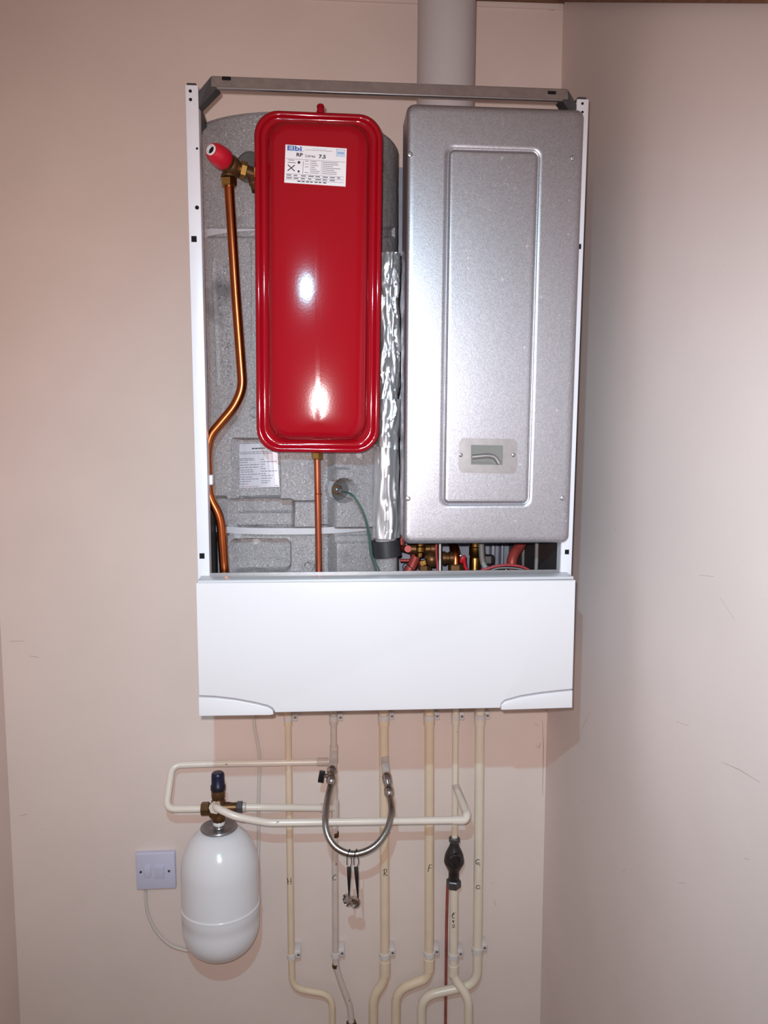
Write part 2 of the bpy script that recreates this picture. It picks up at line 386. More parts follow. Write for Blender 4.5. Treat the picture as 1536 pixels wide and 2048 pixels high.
# tray behind the door: top ledge, sides, bottom
xt0, xt1 = pd(394, 1166).x, pd(1149, 1161).x
box('ledge', (xt0, YD + .004, ztr - .004), (xt1, YP + .012, ztr + .0005), 'tray_grey', casing, .0012)
box('ledge_lip', (xt0 + .002, YP + .008, ztr + .0005), (xt1 - .002, YP + .0105, ztr + .003), 'galvanised_plain', casing)
box('tray_side', (xt0 + .002, YD + .02, zdb), (xt0 + .004, -.035, ztr - .004), 'post_white', casing)
box('tray_side', (xt1 - .004, YD + .02, zdb), (xt1 - .002, -.035, ztr - .004), 'post_white', casing)
box('tray_bottom', (xt0 + .002, YD + .02, zdb), (xt1 - .002, -.075, zdb + .002), 'post_white', casing)

# ================================================================== flue
fx = (P(838, 100, -.2).x + P(946, 100, -.2).x) / 2
zbox = P(984, 211, -.42).z
tag(lathe('flue_pipe', Vector((fx, -.2, zbox + .0005)), Z, [(.052, 0), (.052, .02), (.0505, .024), (.0505, ZC - zbox)], 'flue_white', seg=48), 'pale grey round flue pipe rising from the galvanised burner cover', 'flue pipe')

# ================================================================== galvanised burner cover
bc = P(984, 648, -.42); hw = .1365; hh = (P(984, 211, -.42).z - P(970, 1088, -.42).z) / 2; bcx = P(984, 648, -.42).x; bcz = P(984, 211, -.42).z - hh
cover = thing('burner_cover', (bcx, -.28, bcz - hh), 'galvanised steel burner cover with raised panel and small sight window', 'burner cover')
ia, ib = P(885, 293, -.42), P(1077, 1011, -.42)
icx, icz = (P(888, 650, -.42).x + P(1070, 650, -.42).x) / 2, (ia.z + ib.z) / 2
ihw, ihh = .0725, (ia.z - ib.z) / 2
rot = 0.0
rr = [(bcx, bcz, hw - .001, hh - .001, .010, -.352), (bcx, bcz, hw, hh, .012, -.412), (bcx, bcz, hw - .001, hh - .001, .012, -.4165), (bcx, bcz, hw - .0035, hh - .0035, .011, -.4195), (bcx, bcz, hw - .007, hh - .007, .010, -.4205)]
rr.append((bcx, bcz, hw - .012, hh - .012, .010, -.4206)); rr.append((icx, icz, ihw + .004, ihh + .004, .015, -.4206))
for k, (i, y) in enumerate(((0, -.4205), (.0012, -.4195), (.0026, -.4182), (.0038, -.4184), (.0052, -.4212), (.0066, -.4226), (.0085, -.4228), (.012, -.4228))):
    rr.append((icx, icz, ihw - i, ihh - i, .013 - i, y))
shell = rings('cover_shell', rr, 'galvanised', cover, auto=70)
box('burner_housing', (.162, -.353, bcz - hh + .003), (bcx + hw - .003, -.10, bcz + hh - .003), 'galvanised_plain', cover, .003)
for px, py in ((820, 309), (1145, 316), (816, 997), (1125, 996)):
    screw(P(px, py, -.4207), FRONT, .0042, 'galvanised_plain', cover)
# sight window
def pw(x, y, Y=-.4228): return P(x, y, Y)
oct_ = [(924, 876), (1028, 878), (1035, 886), (1034, 938), (1027, 947), (924, 945), (917, 937), (918, 884)]
inn = [(942, 890), (1006, 891), (1006, 891), (1005, 930), (1005, 930), (942, 929), (942, 929), (942, 890)]
vs = []
for Y in (-.4252, -.4226):
    vs += [pw(x, y, Y) for x, y in oct_] + [pw(x, y, Y) for x, y in inn]
fs = []
for k in range(8):
    j = (k + 1) % 8
    fs += [(k, j, 8 + j, 8 + k), (16 + k, 16 + j, 24 + j, 24 + k), (k, j, 16 + j, 16 + k), (8 + k, 8 + j, 24 + j, 24 + k)]
me = bpy.data.meshes.new('sight_plate'); me.from_pydata([tuple(v) for v in vs], [], fs)
bm = bmesh.new(); bm.from_mesh(me); bmesh.ops.remove_doubles(bm, verts=bm.verts, dist=1e-6); bmesh.ops.dissolve_degenerate(bm, edges=bm.edges, dist=1e-6); bmesh.ops.recalc_face_normals(bm, faces=bm.faces); bm.to_mesh(me); bm.free()
sp = link('sight_plate', me, 'galvanised_plain', cover)
extrude('window_pane', [pw(941, 889, -.4240), pw(1007, 889, -.4240), pw(1007, 931, -.4240), pw(941, 931, -.4240)], Vector((0, .0004, 0)), 'glass_grey', sp)
tube('observation_tube', [pw(944, 914, -.4232), pw(976, 911, -.4232), pw(990, 914, -.4232), pw(998, 927, -.4232)], .0042, 'galvanised_plain', sp, fil=.01)
tube('observation_tube', [pw(944, 924, -.4236), pw(986, 925, -.4236)], .0012, 'galvanised_plain', sp)
for px, py in ((921.5, 910), (1027, 910)): screw(pw(px, py, -.4253), FRONT, .0032, 'steel_dull', sp)

# ================================================================== insulated cylinder
YA = -.166; R0 = .19
tcx = P(794, 560, YA - .03).x - R0 * .985; ztop = P(604, 223, YA - R0).z; zlow = zbm + .05
cyl = thing('water_cylinder', (tcx, YA, zlow), 'grey foam jacketed water cylinder with moulded recesses behind the red vessel', 'water cylinder')
def ss(a, b, x):
    t = min(max((x - a) / (b - a), 0), 1); return t * t * (3 - 2 * t)
def bx(px, py, x0, y0, x1, y1, s=4):
    return ss(x0 - s / 2, x0 + s / 2, px) * (1 - ss(x1 - s / 2, x1 + s / 2, px)) * ss(y0 - s / 2, y0 + s / 2, py) * (1 - ss(y1 - s / 2, y1 + s / 2, py))
def rbx(px, py, x0, y0, x1, y1, r, s=4):
    cx, cy = (x0 + x1) / 2, (y0 + y1) / 2; dx = max(abs(px - cx) - (x1 - x0) / 2 + r, 0); dy = max(abs(py - cy) - (y1 - y0) / 2 + r, 0)
    return 1 - ss(r - s / 2, r + s / 2, math.hypot(dx, dy))
def relief(px, py):
    return 2.0 * relief0(px, py)
def relief0(px, py):
    h = 0.0
    h -= .012 * bx(px, py, 463, 878, 561, 996)
    h += .006 * bx(px, py, 561, 880, 630, 1001, 5)
    h -= .014 * rbx(px, py, 455, 998, 588, 1057, 8) * (1 - .35 * ss(1024, 1030, py))
    h += .003 * bx(px, py, 583, 1004, 632, 1057)
    h -= .012 * bx(px, py, 633, 900, 668, 1240, 6)
    h += .005 * bx(px, py, 668, 936, 762, 1057, 5) + .005 * bx(px, py, 695, 880, 762, 936, 5)
    h -= .003 * bx(px, py, 380, 1054, 800, 1071, 4)
    h -= .006 * (1 - ss(446, 456, px)) * ss(990, 1000, py)
    h -= .012 * rbx(px, py, 458, 1079, 581, 1142, 14)
    h += .004 * bx(px, py, 668, 1084, 800, 1240, 5)
    h += .003 * bx(px, py, 440, 1142, 632, 1240, 6)
    d = math.hypot(px - 616, py - 1131); h += .002 * (1 - ss(10, 14, d)) - .003 * (1 - ss(4, 9, d))
    d = math.hypot(px - 511, py - 825); h += .0025 * (1 - ss(9, 11, d)) - .0012 * (1 - ss(4, 8, d))
    h += .0012 * bx(px, py, 503, 480, 620, 700, 3)
    h += .0016 * bx(px, py, 425 + (py - 525) * .043, 522, 429.5 + (py - 525) * .043, 770, 2.5)
    h += .0016 * bx(px, py, 444, 808, 448, 832, 2.5)
    h -= .003 * bx(px, py, 380, 456, 820, 474, 6)
    d = math.hypot(px - 684, py - 980); m_ = 1 - ss(22, 25, d); h = h * (1 - m_) - .0075 * m_
    # illegible raised lettering down the side
    if 528 < py < 770:
        u = px - (py - 525) * .043 - 436
        for row in (0, 11):
            if row < u < row + 8 and noise.noise(Vector((px * .31, py * .27, row))) > .18: h += .0014
    return h
def rad(a, z):
    k = 1 - ss(P(600, 905, -.36).z, P(600, 800, -.36).z, z)
    p = 2 + k * (.5 if a < 0 else .2)
    return R0 / (abs(math.sin(a)) ** p + abs(math.cos(a)) ** p) ** (1 / p)
NA, NZ = 430, 560; A0, A1 = math.radians(-100), math.radians(100)
vs = []; fs = []
for j in range(NZ + 1):
    z = zlow + (ztop - zlow) * j / NZ
    for i in range(NA + 1):
        a = A0 + (A1 - A0) * i / NA
        rb = rad(a, z); q = Vector((tcx + rb * math.sin(a), YA - rb * math.cos(a), z)); px, py = PX(q)
        h = relief(px, py) * (1 if abs(a) < 1.25 and q.x > -.198 else 0) + .0006 * noise.noise(q * 60) + .0015 * noise.noise(q * 14)
        e = ss(ztop - .006, ztop, z) * .003
        xm = -.2030 if py < 1003 else -.1865
        vs.append(Vector((max(tcx + (rb + h - e) * math.sin(a), xm), YA - (rb + h - e) * math.cos(a), z)))
for j in range(NZ):
    for i in range(NA):
        k = j * (NA + 1) + i; fs.append((k, k + 1, k + NA + 2, k + NA + 1))
# closing back wall, top and bottom
top = [NZ * (NA + 1) + i for i in range(NA + 1)]; bot = list(range(NA + 1))
fs.append(tuple(top)); fs.append(tuple(reversed(bot))); fs.append((bot[0], top[0], top[-1], bot[-1]))
mesh('foam_jacket', vs, fs, 'foam', cyl, True, 50)
def band(name, yc, hpx, m, a0=-110, a1=110, dr=.0005, off=-.0057):
    q = P(600, yc, YA - R0); hz = hpx * 1.3 / F_PX / 2; vs = []; fs = []; n = 60
    for i in range(n + 1):
        a = math.radians(a0 + (a1 - a0) * i / n)
        rb = rad(a, q.z)
        for (r, z) in ((rb + off + dr, q.z - hz), (rb + off + dr + .0016, q.z - hz), (rb + off + dr + .0016, q.z + hz), (rb + off + dr, q.z + hz)):
            vs.append(Vector((max(tcx + r * math.sin(a), -.2032 if yc < 1000 else -.1868), YA - r * math.cos(a), z)))
    for i in range(n):
        for k in range(4): fs.append((i * 4 + k, i * 4 + (k + 1) % 4, i * 4 + 4 + (k + 1) % 4, i * 4 + 4 + k))
    fs += [(0, 1, 2, 3), (n * 4, n * 4 + 1, n * 4 + 2, n * 4 + 3)]
    return mesh(name, vs, fs, m, cyl, True, 50)
band('strap', 452, 14, 'strap_pale'); band('strap', 1063, 13, 'strap_pale', off=-.0045)
def ycyl(px, py, h):
    """point on the cylinder front at a photo position, h outwards"""
    o = cam.location; d = (P(px, py, 0) - o).normalized(); ox, oy = o.x - tcx, o.y - YA
    A = d.x ** 2 + d.y ** 2; B = 2 * (ox * d.x + oy * d.y); Cc = ox * ox + oy * oy - (R0 + h) ** 2
    D = max(B * B - 4 * A * Cc, 0); t = (-B - math.sqrt(D)) / (2 * A); q = o + d * t
    for _ in range(12):
        a = math.atan2(q.x - tcx, -(q.y - YA)); rb = rad(a, q.z) + h
        f = math.hypot(q.x - tcx, q.y - YA) - rb; t += f * .8; q = o + d * t
    return q
# rating plate on the jacket (bent with the jacket)
def sheet_on_cyl(name, c, m, h, th, parent, nu=10):
    (x0, y0), (x1, y1), (x2, y2), (x3, y3) = c; vs = []; fs = []
    for hh_ in (h, h - th):
        for i in range(nu + 1):
            t = i / nu
            vs.append(ycyl(x0 + (x1 - x0) * t, y0 + (y1 - y0) * t, hh_)); vs.append(ycyl(x3 + (x2 - x3) * t, y3 + (y2 - y3) * t, hh_))
    n = 2 * (nu + 1)
    for i in range(nu):
        fs.append((2 * i, 2 * i + 1, 2 * i + 3, 2 * i + 2)); fs.append((n + 2 * i, n + 2 * i + 2, n + 2 * i + 3, n + 2 * i + 1))
        fs.append((2 * i, 2 * i + 2, n + 2 * i + 2, n + 2 * i)); fs.append((2 * i + 1, n + 2 * i + 1, n + 2 * i + 3, 2 * i + 3))
    fs.append((0, n, n + 1, 1)); fs.append((n - 2, n - 1, 2 * n - 1, 2 * n - 2))
    return mesh(name, vs, fs, m, parent)
plate = sheet_on_cyl('rating_plate', [(466, 889), (554, 886), (559, 973.5), (472.5, 977)], 'foil_label', -.0205, .002, cyl)
plate['label'] = 'silver rating plate with rows of small print'
def pl_line(x0, y0, w, hp, dense=.8):
    """a run of word-sized dark strokes on the plate"""
    x = x0
    while x < x0 + w:
        wl_ = random.uniform(3, 8); wl_ = min(wl_, x0 + w - x)
        if wl_ > 1:
            sl = -.034
            c = [(x, y0 + sl * (x - x0)), (x + wl_, y0 + sl * (x + wl_ - x0)), (x + wl_, y0 + hp + sl * (x + wl_ - x0)), (x, y0 + hp + sl * (x - x0))]
            sheet_on_cyl('print', c, 'ink_grey' if hp < 2 else 'ink', -.0202, .0004, plate, nu=1)
        x += wl_ + random.uniform(.8, 1.6)
pl_line(504, 896, 26, 2.2); pl_line(473, 904.5, 74, 1.2); pl_line(480, 907.5, 64, 1.2)
rows = [(470, 917.5, 37), (470.5, 920.5, 38), (471.5, 925, 25), (472, 930, 46), (472, 935, 44), (472, 940, 35), (472.5, 944, 37), (473, 949, 47), (473.5, 954, 31), (474, 958.5, 43), (474.5, 963, 29), (475, 968, 22)]
for a in rows: pl_line(a[0], a[1], a[2], 1.3)
for y, w in ((918, 7), (923, 32), (928, 8), (933, 6), (937, 11), (942, 32), (947, 9), (951, 23), (956, 23), (961, 17), (965, 13)): pl_line(521 + (y - 918) * .05, y, w, 1.3)
pl_line(475, 973.5, 42, .9); pl_line(550, 970.5, 7, .9)
# sensor pocket
sc_ = ycyl(684.5, 980.5, -.0150); sa_ = math.atan2(sc_.x - tcx, YA - sc_.y); sn_ = Vector((math.sin(sa_), -math.cos(sa_), 0))
lathe('pocket_disc', sc_, sn_, [(.0196, -.004), (.0196, .0018), (.0185, .0012), (0, .0012)], 'foam_dark', cyl)
sc2 = ycyl(676, 979, -.0135)
hexnut('sensor_nut', sc2, (-.35, -1, .1), .0085, .008, 'brass_old', cyl)
lathe('sensor_stem', sc2 + Vector((-.002, -.007, .0005)), (.45, -1, -.1), [(.0045, 0), (.0045, .006), (.0032, .007), (.0032, .014), (0, .014)], 'steel_dull', cyl)
wt = sc2 + Vector((.004, -.019, -.001))
cable = thing('sensor_cable', wt, 'thin dark green twin cable curving down from the sensor pocket', 'cable')
for dx in (0, 3):
    pts = [wt] + [P(x + dx, y, Y) for x, y, Y in ((700, 988, -.375), (716, 1008, -.38), (730, 1040, -.383), (737, 1075, -.383), (741, 1110, -.383), (752 + dx, 1140, -.383), (758, 1165, -.383), (760, 1200, -.383))]
    tube('conductor', pts, .0012, 'wire_green', cable, smooth_path=True, seg=8)

# ================================================================== foil wrapped pipe
fo = thing('foil_wrapped_pipe', P(775, 1115, -.25), 'pipe lagged in crumpled silver foil between red vessel and burner cover', 'lagged pipe')
def crumple(z0):
    def f(t, a):
        p = Vector((math.cos(a) * 2.0 + .25 * math.sin(t * 9 + z0), math.sin(a) * 2.0, t * 1.0 + z0))
        v = abs(noise.noise(p * .85)) * 1.3 + abs(noise.noise(p * 1.9)) * .45
        return .0072 * (v - .42)
    return f
segs = [((780, 507, 18.5), (779.5, 596, 18.5)), ((779, 592, 18.5), (777.5, 703, 19.5)), ((779, 700, 18), (776, 800, 22)), ((776, 798, 21.5), (774, 898, 23.5)), ((773, 894, 25), (772, 1074, 27.5))]
for k, ((x0, y0, r0), (x1, y1, r1)) in enumerate(segs):
    a, b = P(x0, y0, -.318), P(x1, y1, -.318); n = 60
    tube('foil_wrap', [a.lerp(b, i / n) for i in range(n + 1)], (lambda t, r0=r0, r1=r1: (r0 + (r1 - r0) * t) * 1.332 / F_PX * (1 + .03 * math.sin(t * math.pi))), 'foil', fo, seg=56, disp=crumple(k * 7.3))
a, b = P(772, 1070, -.316), P(773, 1130, -.316)
tube('inner_pipe', [a, P(774, 1250, -.316)], .019, 'foam', fo, seg=24)
st = tube('tape_band', [P(771, 1080, -.317), P(774, 1112, -.317)], .0245, 'black_tape', fo, seg=32); st['label'] = 'black tape band'

# ================================================================== red expansion vessel
vc0, vc1 = P(638, 226, -.405), P(635, 905, -.405)
vcx, vcz = (vc0.x + vc1.x) / 2 + .0005, (vc0.z + vc1.z) / 2; vhh = (vc0.z - vc1.z) / 2; vhw = .0965
vr = math.radians(0.45)
ves = thing('expansion_vessel', (vcx, -.40, vcz - vhh), 'glossy red flat expansion vessel with a white data label', 'expansion vessel')
RC = .036
prof = [(.004, -.398), (0, -.402), (0, -.408), (.002, -.4115), (.005, -.413), (.008, -.4115), (.0095, -.4095), (.012, -.4085), (.0155, -.4085), (.018, -.4095), (.0195, -.413)]
sh = [(vcx, vcz, vhw - i, vhh - i, RC - i * .6, y) for i, y in prof]
rings('rim', sh, 'red_enamel', ves, rot=vr, auto=80)
body = [(.016, -.406), (.0195, -.412), (.0205, -.420), (.0215, -.428), (.0240, -.4345), (.0275, -.4388), (.0318, -.4411), (.0365, -.4420), (.041, -.44245), (.050, -.44285), (.062, -.4432), (.078, -.4435), (.091, -.4436)]
sh = [(vcx, vcz, vhw - i, vhh - min(i, .034) - max(i - .034, 0) * .28, max(RC - i * .25, .012) if i < .05 else .02, y) for i, y in body]
rings('front_shell', sh, 'red_enamel', ves, rot=vr, auto=80, pivot=Vector((vcx, 0, vcz)))
back = [(.006, -.399), (.014, -.396), (.018, -.390), (.026, -.380), (.05, -.377)]
rings('back_shell', [(vcx, vcz, vhw - i, vhh - i, max(RC - i * .6, .008), y) for i, y in back], 'red_enamel', ves, rot=vr, auto=80, pivot=Vector((vcx, 0, vcz)))
t0 = P(641, 230, -.40)
tube('hanging_stub', [t0 + Vector((0, 0, -.004)), t0 + Vector((0, 0, .004)), P(641, 214, -.40)], lambda t: .0062 if t < .8 else .0045, 'red_enamel', ves, seg=18)
dome('stub_tip', P(641, 215, -.40), Z, .0058, .005, 'red_enamel', ves)
# label
YL = -.4446
lb = [P(571, 289, YL), P(693.5, 297, YL), P(691, 373, YL), P(568.5, 365, YL)]
lab = extrude('data_label', lb, Vector((0, .0016, 0)), 'label_white', ves, .0); lab['label'] = 'white printed data label'
eu = (lb[1] - lb[0]) / 122.5; ev = (lb[3] - lb[0]) / 76.0                      # one photo pixel along the label
def L(u, v): return lb[0] + eu * u + ev * v + Vector((0, -.0002, 0))
ux, uz = eu.normalized(), -ev.normalized(); pxm = eu.length
def pr(u, v, w, h, m='ink_grey'):
    extrude('print', [L(u, v), L(u + w, v), L(u + w, v + h), L(u, v + h)], Vector((0, .00015, 0)), m, lab)
text('logo_lettering', 'Elbi', 12 * pxm, L(3, 10.5), ux, uz, 'ink_blue', lab, squeeze=1.75, bold=.03)
pr(3, 10.8, 34, 1.0, 'ink_pale_blue')
text('lettering', 'RP', 9.2 * pxm, L(22, 22), ux, uz, 'ink', lab, squeeze=1.25, depth=.0003, bold=.03)
text('lettering', 'Litres', 8.0 * pxm, L(40, 22.5), ux, uz, 'ink', lab, squeeze=1.1)
text('lettering', '7,5', 9.2 * pxm, L(67, 22.8), ux, uz, 'ink', lab, squeeze=1.3, depth=.0003, bold=.03)
for k in range(4): pr(55 + k * 7, 4.5, 5.5, .8, 'ink_pale_blue')
pr(40, 7.5, 53, .6); 
pr(102, 2.8, 17, 1.4, 'ink_pale_blue'); pr(102, 2.8, 1.0, 15, 'ink_pale_blue'); pr(118, 2.8, 1.0, 15, 'ink_pale_blue'); pr(103.5, 7, 14, 6, 'ink_pale_blue'); pr(103, 15, 15, 1.6, 'ink_pale_blue')
pr(2, 27.5, 118, .6)
for k in range(4): pr(7 + k * 3, 29.5, 2.2, 1.6)
pr(5.5, 34.6, 16, 1.0, 'ink')
for s in (1, -1):
    a = L(6 if s > 0 else 20, 40); b = L(20 if s > 0 else 6, 52)
    tube('print', [a, b], .0007, 'ink', lab, seg=6)
for v, r in ((34, 2.8), (52, 2.2)): lathe('print', L(28, v), FRONT, [(r * pxm, -.0001), (r * pxm, .0001), (0, .0001)], 'ink', lab, seg=14)
pr(36, 31, .9, 25, 'ink_grey'); pr(38.5, 36, 10, .7); pr(51, 29, .5, 27); pr(73, 29, .5, 27)
random.seed(3)
for k in range(7):
    y = 30 + k * 3.8
    pr(52.5, y, random.uniform(8, 18), 1.1); pr(75, y, random.uniform(20, 40), 1.1)
    if k % 3 == 0: pr(40, y, 7, 1.1)
for y in (57.5, 63.5, 69): pr(2, y, 117, .6)
for y, n in ((59.3, 8), (65, 7)):
    for k in range(n): pr(4 + k * 14.5, y, random.uniform(6, 12), 2.2)
for k in range(7): pr(26 + k * 8.6, 70.8, random.uniform(4, 7), 2.0, 'ink')
# brass union below and copper feed
un = P(634, 906, -.395)
hexnut('brass_union', un + Vector((0, 0, .002)), -Z, .0092, .012, 'brass', ves)
feed = tube('copper_feed_pipe', [P(634, 915, -.395), P(638, 1158, -.393), P(638.5, 1230, -.393)], .0052, 'copper_dull')
tag(feed, 'thin copper pipe dropping from the brass union under the red vessel', 'pipe')
lathe('pipe_seam', P(636.5, 988, -.395), Z, [(.0054, 0), (.0058, .0008), (.0054, .0016)], 'copper_dull', feed)

# ================================================================== relief valve and copper discharge pipe
prv = thing('relief_valve', P(457, 368, -.374), 'brass relief valve with a red knob at the upper left of the cylinder', 'valve')
bcn = P(463, 331, -.381)
ax = (P(420, 298, -.424) - bcn).normalized()
lathe('valve_body', bcn - ax * .012, ax, [(.006, 0), (.0125, .003), (.0145, .010), (.0145, .018), (.0125, .021), (.0145, .024), (.0145, .029)], 'brass_old', prv)
kn = bcn + ax * .017
knob = lathe('knob', kn, ax, [(.0150, 0), (.0165, .002), (.0165, .010), (.0158, .018), (.0138, .026), (.0105, .031), (.0085, .0315), (.0085, .026), (0, .026)], 'red_plastic', prv, seg=36)
lathe('knob_ring', kn + ax * .0268, ax, [(.0082, 0), (.0082, .006), (.0062, .0065), (.0058, .001)], 'label_white', knob)
lathe('knob_recess', kn + ax * .0262, ax, [(.0058, 0), (.0058, .003), (0, .003)], 'hole_black', knob)
ol = P(458, 343, -.376)
lathe('outlet', ol + Z * .012, -Z, [(.0105, 0), (.0105, .016), (.0125, .017), (.0128, .021)], 'brass_old', prv)
hexnut('outlet_nut', P(457.5, 356, -.376), -Z, .0128, .013, 'brass', prv)
inl = [P(468, 334, -.378), P(492, 342, -.372), P(512, 350, -.366), P(530, 352, -.362)]
tube('inlet_elbow', inl, .0095, 'brass_old', prv, fil=.008, seg=20)
hexnut('inlet_nut', P(479, 338, -.376), (P(492, 342, -.372) - P(468, 334, -.378)), .0135, .010, 'brass', prv)
lathe('test_boss', P(505, 352, -.368), (.2, -.3, -1), [(.008, 0), (.008, .014), (.006, .016), (.006, .026), (.0035, .026), (.0035, .02), (0, .02)], 'brass_old', prv)
lathe('pocket_collar', P(498, 334, -.347), (-.35, -1, 0), [(.024, -.006), (.024, 0), (.020, .002), (.014, 0), (0, 0)], 'foam_dark', prv)
disc = thing('discharge_pipe', P(450, 1200, -.374), 'bent copper discharge pipe running down left of the red vessel', 'pipe')
tube('pipe', [P(457.5, 364, -.376), P(472.5, 600, -.376), P(485.5, 775, -.374), P(470, 812, -.374), P(419, 872, -.376), P(414, 905, -.376), P(417, 992, -.376), P(441, 1034, -.376), P(450, 1158, -.376), P(451, 1230, -.376)], .0077, 'copper', disc, fil=.024, seg=22)
pc = P(421, 959, -.376); box('pipe_clip', (pc.x - .008, -.386, pc.z - .008), (pc.x + .0045, -.366, pc.z + .008), 'label_white', disc, .0015)

# ================================================================== pipework under the burner cover
zct = bcz - hh + .002
def upper(px, Y): # point at the underside of the burner cover
    a = P(px, 1070, Y); a.z = zct + .0005; return a
g = thing('gas_valve', P(843, 1150, -.27), 'brass gas valve under the left side of the burner cover', 'valve')
lathe('valve_body', upper(840, -.27), -Z, [(.010, 0), (.010, .030), (.0125, .032), (.0125, .040), (.009, .043), (.009, .05)], 'brass', g)
lathe('cross_port', P(818, 1098, -.27), X, [(.010, 0), (.010, .016), (.008, .018), (.008, .038), (.011, .039), (.011, .05)], 'brass_old', g)
hexnut('gland_nut', P(846, 1120, -.28), (.3, -.2, -1), .010, .010, 'brass', g)
hexnut('gland_nut', P(849, 1130, -.28), -Z, .012, .010, 'brass_old', g)
tube('tail', [P(849, 1135, -.28), P(850, 1200, -.28)], .0045, 'brass', g)
lathe('side_cap', P(862, 1118, -.285), (.2, -1, 0), [(.012, 0), (.012, .012), (.008, .016), (.003, .018), (0, .018)], 'brass_old', g)
tag(tube('copper_branch_pipe', [upper(803, -.22), P(803, 1096, -.22), P(816, 1098, -.318)], .006, 'copper_red', fil=.01), 'short copper branch entering the brass gas valve from the left', 'pipe')
tag(tube('red_insulated_pipe', [P(833, 1108, -.255), P(826, 1128, -.255), P(812, 1150, -.255), P(800, 1190, -.255)], .0088, 'copper_red', fil=.012), 'thick dull red pipe slanting down below the brass gas valve', 'pipe')
tag(tube('impulse_tube', [P(800, 1121, -.2), P(824, 1121, -.2), P(833, 1119, -.23)], .0032, 'copper_red', fil=.006), 'thin pink tube running level behind the slanting red pipe', 'tube')
tag(tube('red_wire', [upper(873, -.31), P(873, 1110, -.31), P(875, 1135, -.31), P(876, 1190, -.31)], .0022, 'wire_red', seg=8, smooth_path=True), 'red wire hanging beside the white wire under the burner cover', 'wire')
tag(tube('white_wire', [upper(880, -.318), P(880, 1110, -.318), P(880, 1150, -.318), P(879, 1190, -.318)], .0020, 'wire_white', seg=8), 'white wire hanging straight below the burner cover', 'wire')
tag(tube('black_wire', [P(808, 1150, -.3), P(806, 1132, -.3), P(814, 1128, -.3), P(828, 1143, -.3), P(835, 1165, -.3)], .0008, 'black_plastic', seg=6, smooth_path=True), 'thin black wire looping in front of the slanting red pipe', 'wire')
cu = thing('copper_elbow', P(911, 1150, -.28), 'bright copper elbow seated in a dark brass nut below the burner cover', 'pipe')
tube('elbow', [upper(902, -.21), P(906, 1090, -.25), P(911, 1104, -.275), P(911, 1135, -.28)], .0085, 'copper', cu, fil=.02, seg=18)
hexnut('union_nut', P(912, 1127, -.28), -Z, .0145, .016, 'brass_old', cu)
lathe('union_tail', P(912, 1142, -.28), -Z, [(.0125, 0), (.0125, .006), (.009, .01), (.009, .05)], 'nut_grey', cu)
lathe('side_union', P(884, 1116, -.275), X, [(.012, 0), (.012, .006), (.010, .007), (.010, .012), (.012, .013), (.012, .02)], 'brass_old', cu)
rl = thing('red_lever', P(930, 1135, -.29), 'small red lever right of the copper elbow', 'lever')
box('lever_plate', P(921, 1111, -.292), P(931, 1126, -.288), 'red_plastic', rl, .0018)
tube('lever_arm', [P(928, 1118, -.29), P(930, 1132, -.29), P(938, 1150, -.29), P(942, 1170, -.29)], .003, 'red_plastic', rl, seg=10)
screw(P(922, 1112, -.2925), FRONT, .003, 'steel_dull', rl)
bt = thing('brass_fitting', P(952, 1150, -.25), 'stepped brass fitting behind the grey hose', 'fitting')
lathe('fitting_body', upper(951, -.25), -Z, [(.0098, 0), (.0098, .036), (.0118, .038), (.0118, .052), (.0102, .054), (.0102, .058), (.0108, .06), (.0108, .12)], 'brass', bt, seg=10)
hexnut('fitting_nut', P(977, 1110, -.23), -Z, .011, .016, 'nut_grey', bt)
tag(tube('grey_hose', [upper(962, -.29), P(963, 1100, -.29), P(966, 1125, -.295), P(978, 1148, -.3), P(992, 1175, -.3)], .0052, 'grey_rubber', smooth_path=True), 'grey rubber hose curving down in front of the brass fitting', 'hose')
tag(tube('red_cable', [P(930, 1170, -.325), P(944, 1150, -.325), P(975, 1137, -.325), P(1010, 1130, -.325), P(1045, 1134, -.325), P(1066, 1148, -.325), P(1075, 1172, -.325)], .0024, 'wire_red', seg=8, smooth_path=True), 'red cable arching over the lower right of the open tray', 'cable')
tag(tube('grey_cable', [P(950, 1168, -.32), P(972, 1146, -.32), P(1000, 1136, -.32), P(1040, 1138, -.32), P(1060, 1148, -.32), P(1068, 1172, -.32)], .0016, 'wire_grey', seg=8, smooth_path=True), 'thin grey cable just under the red arching cable', 'cable')
rp = thing('red_return_pipe', P(1022, 1150, -.24), 'thick red pipe bending down at the right under the burner cover', 'pipe')
tube('pipe', [upper(1062, -.2), P(1040, 1092, -.215), P(1024, 1112, -.235), P(1023, 1150, -.24), P(1023, 1190, -.24)], .0098, 'copper_red', rp, fil=.02, seg=18)
tb = thing('pipe_bracket', P(1025, 1150, -.27), 'shiny steel bracket at the foot of the thick red pipe', 'bracket')
box('bracket_plate', P(1008, 1150, -.275), P(1042, 1143, -.27), 'steel_dull', tb, .001)
for px in (1012, 1039): screw(P(px, 1141, -.276), (0, -.5, 1), .004, 'chrome', tb)
dt = thing('drip_tube', P(1074, 1150, -.32), 'slim grey plastic drain tube at the right below the burner cover', 'tube')
tube('tube', [upper(1074, -.32), P(1073, 1120, -.32), P(1070, 1190, -.32)], .0034, 'wire_grey', dt)
lathe('socket', upper(1074, -.32), -Z, [(.0062, 0), (.0062, .0105), (.004, .012)], 'grey_rubber', dt)
tag(tube('grey_conduit', [upper(1047, -.16), P(1047, 1120, -.16), P(1051, 1190, -.16)], .004, 'wire_grey'), 'grey conduit behind the thick red pipe', 'conduit')

